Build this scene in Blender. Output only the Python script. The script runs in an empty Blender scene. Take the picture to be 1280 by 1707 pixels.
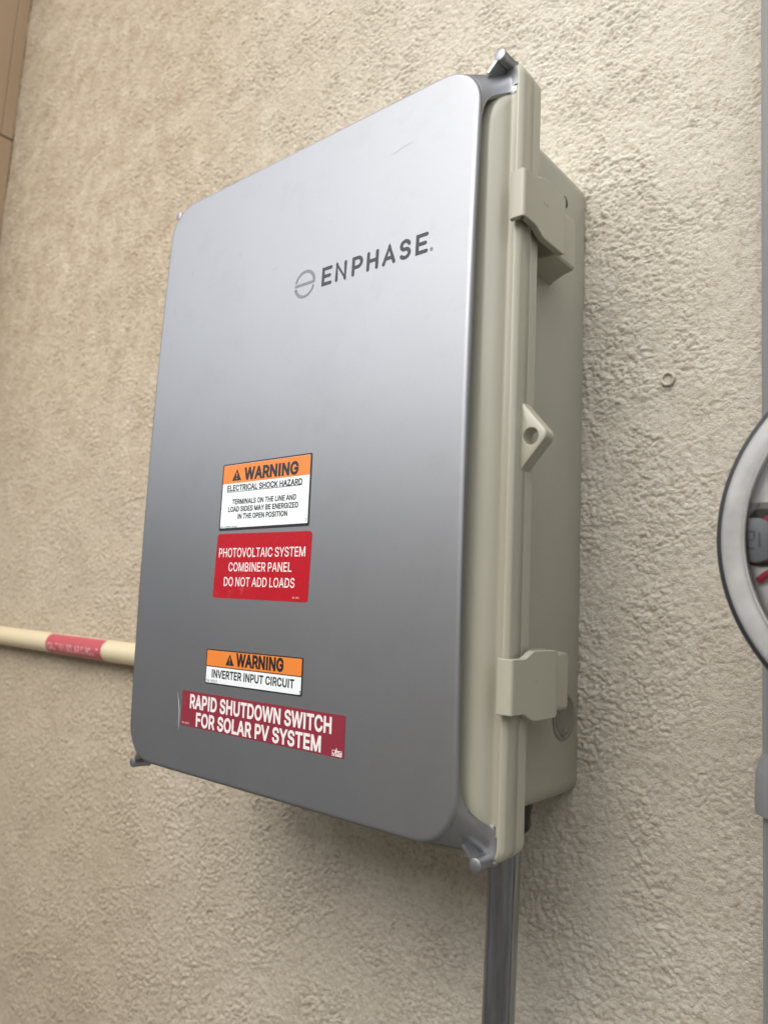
import bpy, bmesh, math, random
import numpy as np
from mathutils import Vector
from mathutils.geometry import delaunay_2d_cdt
random.seed(7)
rng = np.random.default_rng(11)
SC = bpy.context.scene
COL = SC.collection

# ------------------------------------------------------------------ camera
cam = bpy.data.cameras.new('camera')
cam.sensor_fit = 'AUTO'; cam.sensor_width = 36.0
cam.lens = 1266.83 / 1707 * 36
cam.clip_start = 0.01; cam.clip_end = 500
cam.dof.use_dof = True; cam.dof.focus_distance = 0.53; cam.dof.aperture_fstop = 8.0
co = bpy.data.objects.new('camera', cam); COL.objects.link(co)
co.location = (0.418881, -0.536462, -0.106806)
co.rotation_euler = (1.695589, -0.047011, 0.696731)
SC.camera = co

# ------------------------------------------------------------------ sky, sun, exposure
SUN_EL, SUN_AZ = math.radians(47), math.radians(-3)    # azimuth: measured to the right of straight out from the wall
w = bpy.data.worlds.new('World'); SC.world = w; w.use_nodes = True
nt = w.node_tree
for n in list(nt.nodes): nt.nodes.remove(n)
sky = nt.nodes.new('ShaderNodeTexSky'); sky.sky_type = 'NISHITA'; sky.sun_disc = False
sky.sun_elevation = SUN_EL; sky.sun_rotation = math.pi - SUN_AZ
sky.dust_density = 3.0; sky.air_density = 1.0; sky.ozone_density = 1.0
hs = nt.nodes.new('ShaderNodeHueSaturation'); hs.inputs['Saturation'].default_value = 0.42
bg = nt.nodes.new('ShaderNodeBackground'); bg.inputs['Strength'].default_value = 0.13
wo = nt.nodes.new('ShaderNodeOutputWorld')
nt.links.new(sky.outputs[0], hs.inputs['Color']); nt.links.new(hs.outputs[0], bg.inputs['Color']); nt.links.new(bg.outputs[0], wo.inputs['Surface'])
sl = bpy.data.lights.new('sun', 'SUN'); sl.energy = 1.1; sl.angle = math.radians(110); sl.color = (1.0, 0.965, 0.92)
so = bpy.data.objects.new('sun', sl); COL.objects.link(so)
sd = Vector((math.sin(SUN_AZ) * math.cos(SUN_EL), -math.cos(SUN_AZ) * math.cos(SUN_EL), math.sin(SUN_EL)))
so.rotation_euler = (-sd).to_track_quat('-Z', 'Y').to_euler(); so.location = (2, -3, 5)
SC.view_settings.view_transform = 'Standard'; SC.view_settings.look = 'None'
SC.view_settings.exposure = 1.02; SC.view_settings.gamma = 1.0; SC.view_settings.use_curve_mapping = False
SC.render.film_transparent = False

# ------------------------------------------------------------------ helpers
def link(o, parent=None):
    COL.objects.link(o)
    if parent: o.parent = parent
    return o
def mesh_obj(name, verts, faces, mat, parent=None, smooth=35):
    me = bpy.data.meshes.new(name)
    me.from_pydata([tuple(v) for v in verts], [], faces)
    me.validate()
    bm = bmesh.new(); bm.from_mesh(me); bmesh.ops.recalc_face_normals(bm, faces=bm.faces); bm.to_mesh(me); bm.free()
    if smooth is not None:
        me.polygons.foreach_set('use_smooth', [True] * len(me.polygons))
        me.set_sharp_from_angle(angle=math.radians(smooth))
    me.materials.append(mat)
    return link(bpy.data.objects.new(name, me), parent)
def thing(name, label, cat, loc=(0, 0, 0)):
    o = bpy.data.objects.new(name, None); o['label'] = label; o['category'] = cat
    o.empty_display_size = 0.02
    return link(o)
def tag(o, label, cat): o['label'] = label; o['category'] = cat; return o
class G:                                  # gathers vertices and faces of one mesh
    def __init__(s): s.v = []; s.f = []
    def add(s, v, f):
        k = len(s.v); s.v += [tuple(p) for p in v]; s.f += [tuple(i + k for i in q) for q in f]
    def loft(s, rings, cap0=True, cap1=True, closed=True):
        n = len(rings[0]); v = [p for r in rings for p in r]; f = []
        m = n if closed else n - 1
        for a in range(len(rings) - 1):
            for i in range(m):
                j = (i + 1) % n
                f.append((a * n + i, a * n + j, (a + 1) * n + j, (a + 1) * n + i))
        if cap0: f.append(tuple(range(n)))
        if cap1: f.append(tuple((len(rings) - 1) * n + i for i in range(n)))
        s.add(v, f)
    def cyl(s, p0, p1, prof, n=40):       # prof: (t along, radius) pairs
        p0 = Vector(p0); p1 = Vector(p1); d = p1 - p0
        q = d.to_track_quat('Z', 'Y')
        rings = []
        for t, r in prof:
            rings.append([p0 + d * t + q @ Vector((r * math.cos(2 * math.pi * i / n), r * math.sin(2 * math.pi * i / n), 0)) for i in range(n)])
        s.loft(rings)
    def obj(s, name, mat, parent=None, smooth=35): return mesh_obj(name, s.v, s.f, mat, parent, smooth)
def rr(x0, x1, z0, z1, r, k=8, sides=1):  # rounded rectangle in (x, z), counter clockwise from the lower right corner
    pts = []
    for cx, cz, a0 in ((x1 - r, z0 + r, -90), (x1 - r, z1 - r, 0), (x0 + r, z1 - r, 90), (x0 + r, z0 + r, 180)):
        c = [(cx + r * math.cos(math.radians(a0 + 90 * i / k)), cz + r * math.sin(math.radians(a0 + 90 * i / k))) for i in range(k + 1)]
        if sides > 1 and pts:
            a, b = pts[-1], c[0]
            pts += [(a[0] + (b[0] - a[0]) * i / sides, a[1] + (b[1] - a[1]) * i / sides) for i in range(1, sides)]
        pts += c
    if sides > 1:
        a, b = pts[-1], pts[0]
        pts += [(a[0] + (b[0] - a[0]) * i / sides, a[1] + (b[1] - a[1]) * i / sides) for i in range(1, sides)]
    return pts
def bevel(o, w, seg=2, ang=40):
    m = o.modifiers.new('bevel', 'BEVEL'); m.width = w; m.segments = seg; m.limit_method = 'ANGLE'; m.angle_limit = math.radians(ang)
    m.harden_normals = False
    return o

# ------------------------------------------------------------------ materials
def new_mat(name, col, rough=0.5, metal=0.0, spec=0.5):
    m = bpy.data.materials.new(name); m.use_nodes = True
    b = m.node_tree.nodes['Principled BSDF']
    b.inputs['Base Color'].default_value = (*col, 1); b.inputs['Roughness'].default_value = rough
    b.inputs['Metallic'].default_value = metal; b.inputs['Specular IOR Level'].default_value = spec
    return m
def N(m, t, **kw):
    n = m.node_tree.nodes.new(t)
    for k, v in kw.items():
        if k in n.inputs: n.inputs[k].default_value = v
        else: setattr(n, k, v)
    return n
def L(m, a, b): m.node_tree.links.new(a, b)
def P(m): return m.node_tree.nodes['Principled BSDF']
def coords(m):
    if 'co' not in m.node_tree.nodes:
        n = N(m, 'ShaderNodeTexCoord'); n.name = 'co'
    return m.node_tree.nodes['co'].outputs['Object']
def noise(m, scale, detail=3, rough=0.55, dist=0.0, vec=None):
    n = N(m, 'ShaderNodeTexNoise', Scale=scale, Detail=detail, Roughness=rough, Distortion=dist)
    L(m, vec if vec is not None else coords(m), n.inputs['Vector']); return n.outputs['Fac']
def ramp(m, fac, stops):
    r = N(m, 'ShaderNodeValToRGB'); e = r.color_ramp.elements
    while len(e) < len(stops): e.new(0.5)
    for q, (p, c) in zip(e, stops): q.position = p; q.color = (*c, 1) if not isinstance(c, (int, float)) else (c, c, c, 1)
    L(m, fac, r.inputs[0]); return r.outputs[0]
def mix(m, fac, a, b, mode='MIX'):
    n = N(m, 'ShaderNodeMix', data_type='RGBA', blend_type=mode)
    for s, q in ((n.inputs[0], fac), (n.inputs[6], a), (n.inputs[7], b)):
        if hasattr(q, 'links'): L(m, q, s)
        else: s.default_value = q if isinstance(q, (int, float)) else (*q, 1)
    return n.outputs[2]
def bump(m, h, dist, strength=1.0):
    n = N(m, 'ShaderNodeBump', Strength=strength, Distance=dist); L(m, h, n.inputs['Height'])
    prev = P(m).inputs['Normal'].links
    if prev: L(m, prev[0].from_socket, n.inputs['Normal'])
    L(m, n.outputs[0], P(m).inputs['Normal'])
def stretch(m, sx, sy, sz):
    n = N(m, 'ShaderNodeMapping'); n.inputs['Scale'].default_value = (sx, sy, sz); L(m, coords(m), n.inputs['Vector']); return n.outputs[0]

# stucco
M_STUCCO = new_mat('stucco', (0.5, 0.42, 0.32), 0.92, 0, 0.15)
m = M_STUCCO
c = mix(m, ramp(m, noise(m, 5.5, 5, 0.62), [(0.34, 0), (0.70, 1)]), (0.548, 0.512, 0.428), (0.602, 0.568, 0.484))
c = mix(m, ramp(m, noise(m, 150, 4, 0.65), [(0.28, 0.9), (0.50, 0)]), c, (0.41, 0.35, 0.265))
blot = ramp(m, noise(m, 13, 6, 0.66), [(0.52, 0), (0.72, 0.35)])
c = mix(m, blot, c, (0.42, 0.365, 0.28))
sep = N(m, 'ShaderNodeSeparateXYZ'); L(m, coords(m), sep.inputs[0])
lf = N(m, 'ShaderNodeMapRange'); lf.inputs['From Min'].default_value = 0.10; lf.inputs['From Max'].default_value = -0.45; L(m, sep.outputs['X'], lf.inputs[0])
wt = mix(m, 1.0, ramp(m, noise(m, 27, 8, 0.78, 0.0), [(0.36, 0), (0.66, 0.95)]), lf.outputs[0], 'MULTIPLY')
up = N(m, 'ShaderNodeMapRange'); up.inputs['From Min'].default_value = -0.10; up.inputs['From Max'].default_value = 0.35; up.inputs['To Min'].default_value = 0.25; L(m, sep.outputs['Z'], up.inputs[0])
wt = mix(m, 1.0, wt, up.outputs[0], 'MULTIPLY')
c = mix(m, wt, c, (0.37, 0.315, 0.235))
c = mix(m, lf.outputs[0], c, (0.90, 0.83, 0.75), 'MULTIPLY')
c = mix(m, ramp(m, noise(m, 420, 2, 0.5), [(0.25, 0.5), (0.45, 0)]), c, (0.34, 0.28, 0.20))
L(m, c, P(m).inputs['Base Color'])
bump(m, noise(m, 780, 3, 0.7), 0.0012, 1.0)

# beige moulded plastic
def plastic(name, col, rough, peel):
    m = new_mat(name, col, rough, 0, 0.5)
    a = mix(m, ramp(m, noise(m, 9, 4, 0.6), [(0.2, 0), (0.9, 1)]), col, tuple(x * 0.90 for x in col))
    a = mix(m, ramp(m, noise(m, 420, 2, 0.5), [(0.17, 0.6), (0.24, 0)]), a, tuple(x * 0.45 for x in col))
    L(m, a, P(m).inputs['Base Color'])
    if rough < 0.3: return m
    rr_ = N(m, 'ShaderNodeMapRange'); rr_.inputs['To Min'].default_value = rough - 0.06; rr_.inputs['To Max'].default_value = rough + 0.10
    L(m, noise(m, 30, 3), rr_.inputs[0]); L(m, rr_.outputs[0], P(m).inputs['Roughness'])
    bump(m, noise(m, peel, 3, 0.6), 0.00045, 0.5 if rough > 0.3 else 0.18)
    return m
M_LID = plastic('beige_plastic', (0.385, 0.370, 0.290), 0.25, 260)
M_BODY = plastic('beige_textured_plastic', (0.385, 0.378, 0.308), 0.42, 330)
# silver cover
M_SILVER = new_mat('silver_paint', (0.33, 0.34, 0.355), 0.36, 0.92, 0.5)
m = M_SILVER
P(m).inputs['Specular Tint'].default_value = (0.12, 0.12, 0.13, 1)     # metallic paint goes darker at a glancing angle
c = mix(m, ramp(m, noise(m, 2600, 1), [(0.2, 0), (0.8, 1)]), (0.325, 0.332, 0.342), (0.350, 0.357, 0.368))
c = mix(m, ramp(m, noise(m, 34, 6, 0.7), [(0.52, 0), (0.90, 0.35)]), c, (0.265, 0.26, 0.27))
L(m, c, P(m).inputs['Base Color'])
r_ = N(m, 'ShaderNodeMapRange'); r_.inputs['To Min'].default_value = 0.41; r_.inputs['To Max'].default_value = 0.48
L(m, noise(m, 16, 5, 0.65), r_.inputs[0]); L(m, r_.outputs[0], P(m).inputs['Roughness'])
bump(m, noise(m, 900, 1), 0.0001, 0.12)
def flat(name, col, rough=0.4, metal=0.0, grime=0.12):
    m = new_mat(name, col, rough, metal)
    c = mix(m, ramp(m, noise(m, 60, 5, 0.7), [(0.45, 0), (0.75, grime)]), col, tuple(x * 0.55 + 0.03 for x in col))
    L(m, c, P(m).inputs['Base Color']); return m
M_RED = flat('red_vinyl', (0.42, 0.004, 0.014), 0.28, 0, 0.15)
m = M_RED
bub = mix(m, 1.0, ramp(m, noise(m, 150, 4, 0.7), [(0.50, 0), (0.60, 1)]), ramp(m, noise(m, 24, 2), [(0.52, 0), (0.66, 0.55)]), 'MULTIPLY')
L(m, mix(m, bub, (0.42, 0.004, 0.014), (0.52, 0.07, 0.075)), P(m).inputs['Base Color'])
bump(m, ramp(m, noise(m, 230, 3, 0.6), [(0.45, 0), (0.55, 1)]), 0.0004, 0.10)
M_MAROON = flat('faded_red_vinyl', (0.235, 0.018, 0.036), 0.5, 0, 0.10)
M_ORANGE = flat('orange_vinyl', (0.74, 0.215, 0.032), 0.42, 0, 0.08)
M_WHITE = flat('white_vinyl', (0.79, 0.83, 0.84), 0.4, 0, 0.06)
M_BLACK = flat('black_print', (0.012, 0.012, 0.014), 0.4, 0, 0.05)
M_WHITEINK = flat('white_print', (0.80, 0.74, 0.72), 0.45, 0, 0.08)
M_LOGO = flat('charcoal_print', (0.028, 0.031, 0.038), 0.6, 0, 0.05)
M_LOGO2 = flat('grey_print', (0.18, 0.188, 0.20), 0.6, 0, 0.05)
M_SCUFF = flat('pale_scuff', (0.62, 0.62, 0.63), 0.6, 0.3, 0.1)
M_SCRATCH = flat('dark_scratch', (0.28, 0.28, 0.295), 0.44, 0.9, 0.1)
M_KNOCK = flat('grey_green_plastic_and_shade', (0.20, 0.195, 0.165), 0.35, 0, 0.4)
M_DARK = flat('dark_plastic_and_shade', (0.018, 0.018, 0.015), 0.5, 0, 0.2)
M_PVC = plastic('cream_conduit', (0.62, 0.54, 0.36), 0.35, 200)
M_PINK = flat('faded_pink_label', (0.43, 0.075, 0.095), 0.35, 0, 0.2)
M_PINKINK = flat('faded_white_print', (0.72, 0.45, 0.45), 0.45)
M_STEEL = new_mat('galvanised_steel', (0.30, 0.31, 0.325), 0.22, 0.92)
m = M_STEEL
c = mix(m, ramp(m, noise(m, 90, 5, 0.7, 0, stretch(m, 1, 1, 0.08)), [(0.4, 0), (0.7, 1)]), (0.34, 0.355, 0.37), (0.16, 0.17, 0.18))
L(m, c, P(m).inputs['Base Color']); bump(m, noise(m, 160, 3, 0.6, 0, stretch(m, 1, 1, 0.05)), 0.0004, 0.3)
M_GREYPIPE = plastic('grey_pvc', (0.25, 0.262, 0.272), 0.42, 160)
M_PANEL = plastic('tan_painted_board', (0.43, 0.305, 0.19), 0.55, 120)
M_CONCRETE = new_mat('concrete', (0.23, 0.22, 0.20), 0.9)
m = M_CONCRETE; L(m, ramp(m, noise(m, 3, 6, 0.65), [(0.3, (0.22, 0.21, 0.19)), (0.7, (0.30, 0.29, 0.265))]), P(m).inputs['Base Color'])
M_FENCE = new_mat('weathered_boards', (0.22, 0.20, 0.185), 0.85)
m = M_FENCE; L(m, ramp(m, noise(m, 6, 5, 0.6, 0, stretch(m, 4, 1, 0.3)), [(0.3, (0.52, 0.505, 0.485)), (0.7, (0.64, 0.625, 0.60))]), P(m).inputs['Base Color'])
M_RUBBER = flat('black_rubber', (0.012, 0.013, 0.017), 0.45, 0, 0.1)
M_METERRIM = new_mat('clear_meter_flange', (0.60, 0.60, 0.585), 0.22)
m = M_METERRIM
L(m, ramp(m, noise(m, 26, 4, 0.6), [(0.3, (0.25, 0.25, 0.24)), (0.7, (0.42, 0.415, 0.40))]), P(m).inputs['Base Color'])
M_METERFACE = flat('white_meter_face', (0.70, 0.70, 0.68), 0.5, 0, 0.15)
M_CAP = flat('grey_cap', (0.17, 0.18, 0.195), 0.45, 0, 0.2)
M_CAPINK = flat('dark_embossed_print', (0.085, 0.09, 0.10), 0.5, 0, 0.2)
M_WIRE = flat('red_wire', (0.38, 0.01, 0.05), 0.4, 0, 0.1)
M_GLASS = bpy.data.materials.new('meter_glass'); M_GLASS.use_nodes = True
m = M_GLASS
for n in list(m.node_tree.nodes): m.node_tree.nodes.remove(n)
tr = N(m, 'ShaderNodeBsdfTransparent'); gl = N(m, 'ShaderNodeBsdfGlossy'); gl.inputs['Roughness'].default_value = 0.05
fr = N(m, 'ShaderNodeFresnel'); fr.inputs['IOR'].default_value = 1.45; mx = N(m, 'ShaderNodeMixShader'); ou = N(m, 'ShaderNodeOutputMaterial')
tr.inputs[0].default_value = (0.93, 0.94, 0.94, 1)
L(m, fr.outputs[0], mx.inputs[0]); L(m, tr.outputs[0], mx.inputs[1]); L(m, gl.outputs[0], mx.inputs[2]); L(m, mx.outputs[0], ou.inputs[0])

# ------------------------------------------------------------------ stucco wall: a real relief, finer where it is nearer to the camera
def perlin(x, y, seed):
    xi = np.floor(x).astype(np.int64); yi = np.floor(y).astype(np.int64); xf = x - xi; yf = y - yi
    def grad(ix, iy):
        h = (ix * 374761393 + iy * 668265263 + seed * 974711) & 0xffffffff
        h = ((h ^ (h >> 13)) * 1274126177) & 0xffffffff
        h = (h ^ (h >> 16)) & 0xffff
        a = h * (2 * np.pi / 65536); return np.cos(a), np.sin(a)
    u = xf * xf * xf * (xf * (xf * 6 - 15) + 10); v = yf * yf * yf * (yf * (yf * 6 - 15) + 10)
    r = 0
    for dx in (0, 1):
        for dy in (0, 1):
            gx, gy = grad(xi + dx, yi + dy)
            r = r + (gx * (xf - dx) + gy * (yf - dy)) * (u if dx else 1 - u) * (v if dy else 1 - v)
    return r * 1.5
def lumps(x, z, cell, seed):              # rounded grains of random size, thrown on irregularly
    gx = x / cell; gz_ = z / cell; ix = np.floor(gx).astype(np.int64); iz = np.floor(gz_).astype(np.int64); out = np.zeros_like(x)
    for dx in (-1, 0, 1):
        for dz in (-1, 0, 1):
            cx = ix + dx; cz = iz + dz
            h = (cx * 374761393 + cz * 668265263 + seed * 1442695041) & 0xffffffff
            h = ((h ^ (h >> 13)) * 1274126177) & 0xffffffff; h = h ^ (h >> 16)
            jx = (h & 0x3ff) / 1023.0; jz = ((h >> 10) & 0x3ff) / 1023.0; s = ((h >> 20) & 0x3ff) / 1023.0
            an = 0.75 + 0.5 * ((h >> 5) & 0xff) / 255.0
            d2 = ((gx - cx - jx) * an) ** 2 + ((gz_ - cz - jz) / an) ** 2
            r = 0.30 + 0.42 * s
            out = np.maximum(out, (0.25 + 0.75 * s) * np.clip(1 - d2 / (r * r), 0, 1) ** 0.8)
    return out
def stucco_height(x, z):
    wx = x + 0.0007 * perlin(x / 0.005, z / 0.005, 21); wz = z + 0.0007 * perlin(x / 0.005, z / 0.005, 22)
    sm = lambda t, a, b: (lambda q: q * q * (3 - 2 * q))(np.clip((t - a) / (b - a), 0, 1))
    mask = 0.45 + 0.55 * sm(perlin(x / 0.050, z / 0.050, 3) + 0.8 * perlin(x / 0.018, z / 0.018, 4), -0.5, 0.5)
    mask = mask * (1 - 0.45 * sm(x + 0.03 * perlin(x / 0.04, z / 0.06, 12), 0.20, 0.265))
    big = lumps(wx, wz, 0.0048, 31); mid = lumps(wx, wz, 0.0031, 32); fine = lumps(x, z, 0.0021, 33)
    h = np.maximum(1.30 * big, 1.05 * mid) + 0.42 * fine
    return 0.0018 * perlin(x / 0.16, z / 0.16, 1) + 0.0009 * perlin(x / 0.05, z / 0.05, 2) + 0.00030 * perlin(x / 0.010, z / 0.009, 9) \
        + mask * 0.00175 * h + 0.00012 * perlin(x / 0.0016, z / 0.0016, 7)
WALL_X0 = -0.985
def build_wall():
    t = np.linspace(0, 1, 1120)
    xs = 0.385 - (0.00060 * 1119 * t + (1.372 - 0.00060 * 1119) * t ** 2.4)
    xs = np.concatenate([[3.0, 1.2, 0.6], xs])
    nr = 1200
    c = np.clip((0.385 - xs) / 1.37, 0, 1)
    zt = 0.36 + 0.90 * c; zb = -0.375 - 0.40 * c
    v = np.linspace(0, 1, nr)
    Z = zb[:, None] + (zt - zb)[:, None] * v[None, :]
    far = lambda q: np.repeat(np.array([[q]]), len(xs), 0)
    Z = np.concatenate([far(-1.46), far(-1.0), Z, far(1.6), far(3.2)], 1)
    X = np.repeat(xs[:, None], Z.shape[1], 1)
    H = stucco_height(X, Z); H -= 0.0007
    Y = -H
    n0, n1 = X.shape
    V = np.stack([X, Y, Z], -1).reshape(-1, 3).astype(np.float32)
    idx = np.arange(n0 * n1).reshape(n0, n1)
    F = np.stack([idx[:-1, :-1], idx[1:, :-1], idx[1:, 1:], idx[:-1, 1:]], -1).reshape(-1, 4).astype(np.int32)
    F = F[:, ::-1]
    me = bpy.data.meshes.new('stucco_wall')
    me.vertices.add(len(V)); me.vertices.foreach_set('co', V.ravel())
    me.loops.add(F.size); me.loops.foreach_set('vertex_index', F.ravel())
    me.polygons.add(len(F)); me.polygons.foreach_set('loop_start', np.arange(0, F.size, 4, dtype=np.int32))
    me.update(calc_edges=True)
    me.polygons.foreach_set('use_smooth', np.ones(len(F), bool))
    # outward is -Y
    if me.polygons[0].normal.y > 0: me.flip_normals()
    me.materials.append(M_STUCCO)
    o = link(bpy.data.objects.new('stucco_wall', me))
    return tag(o, 'beige rough stucco house wall behind the grey electrical box', 'wall')
build_wall()

# ground and the fence across the side yard (seen only as reflections)
gz = -1.45
g = mesh_obj('ground', [(-60, -60, gz), (60, -60, gz), (60, 0.3, gz), (-60, 0.3, gz)], [(0, 1, 2, 3)], M_CONCRETE, None, None); g['kind'] = 'structure'
g = G()
for i in range(90):
    x = -9 + i * 0.2; d = random.uniform(-0.006, 0.006)
    g.loft([[(x, -1.42 + d, gz - 0.02), (x + 0.192, -1.42 + d, gz - 0.02), (x + 0.192, -1.44 + d, gz - 0.02), (x, -1.44 + d, gz - 0.02)], [(x, -1.42 + d, gz + 1.80), (x + 0.192, -1.42 + d, gz + 1.80), (x + 0.192, -1.44 + d, gz + 1.80), (x, -1.44 + d, gz + 1.80)]])
g.add([(-9, -1.445, gz), (9, -1.445, gz), (9, -1.445, gz + 1.7), (-9, -1.445, gz + 1.7)], [(0, 1, 2, 3)])
o = g.obj('boundary_fence', M_FENCE, None, None); o['kind'] = 'structure'

# panelled return wall at the upper left
wing = thing('panelled_wall', 'tan board-panelled wall end meeting the stucco at the corner', 'wall')
def wx(z): return -0.9655 + 0.040 * (z - 0.77)
def wing_box(name, y0, y1, z0, z1, dx):
    g = G(); T = 0.05
    f = lambda y, z, o: (wx(z) + dx + o, y, z)
    g.loft([[f(y0, z0, 0), f(y1, z0, 0), f(y1, z1, 0), f(y0, z1, 0)], [f(y0, z0, -T), f(y1, z0, -T), f(y1, z1, -T), f(y0, z1, -T)]])
    return bevel(g.obj(name, M_PANEL, wing), 0.0008)
wing_box('corner_board', -0.0215, -0.0012, 0.7125, 2.6, 0.0)
wing_box('panel', -0.36, -0.0222, 0.7125, 2.6, -0.0016)
wing_box('panel', -0.36, -0.0012, -1.46, 0.7095, 0.0)
g = G(); g.loft([[(wx(z) - 0.003 + q, y, z) for y, q in ((-0.35, 0), (0.03, 0), (0.03, -0.04), (-0.35, -0.04))] for z in (-1.46, 2.59)])
g.obj('backing', M_DARK, wing)

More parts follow.
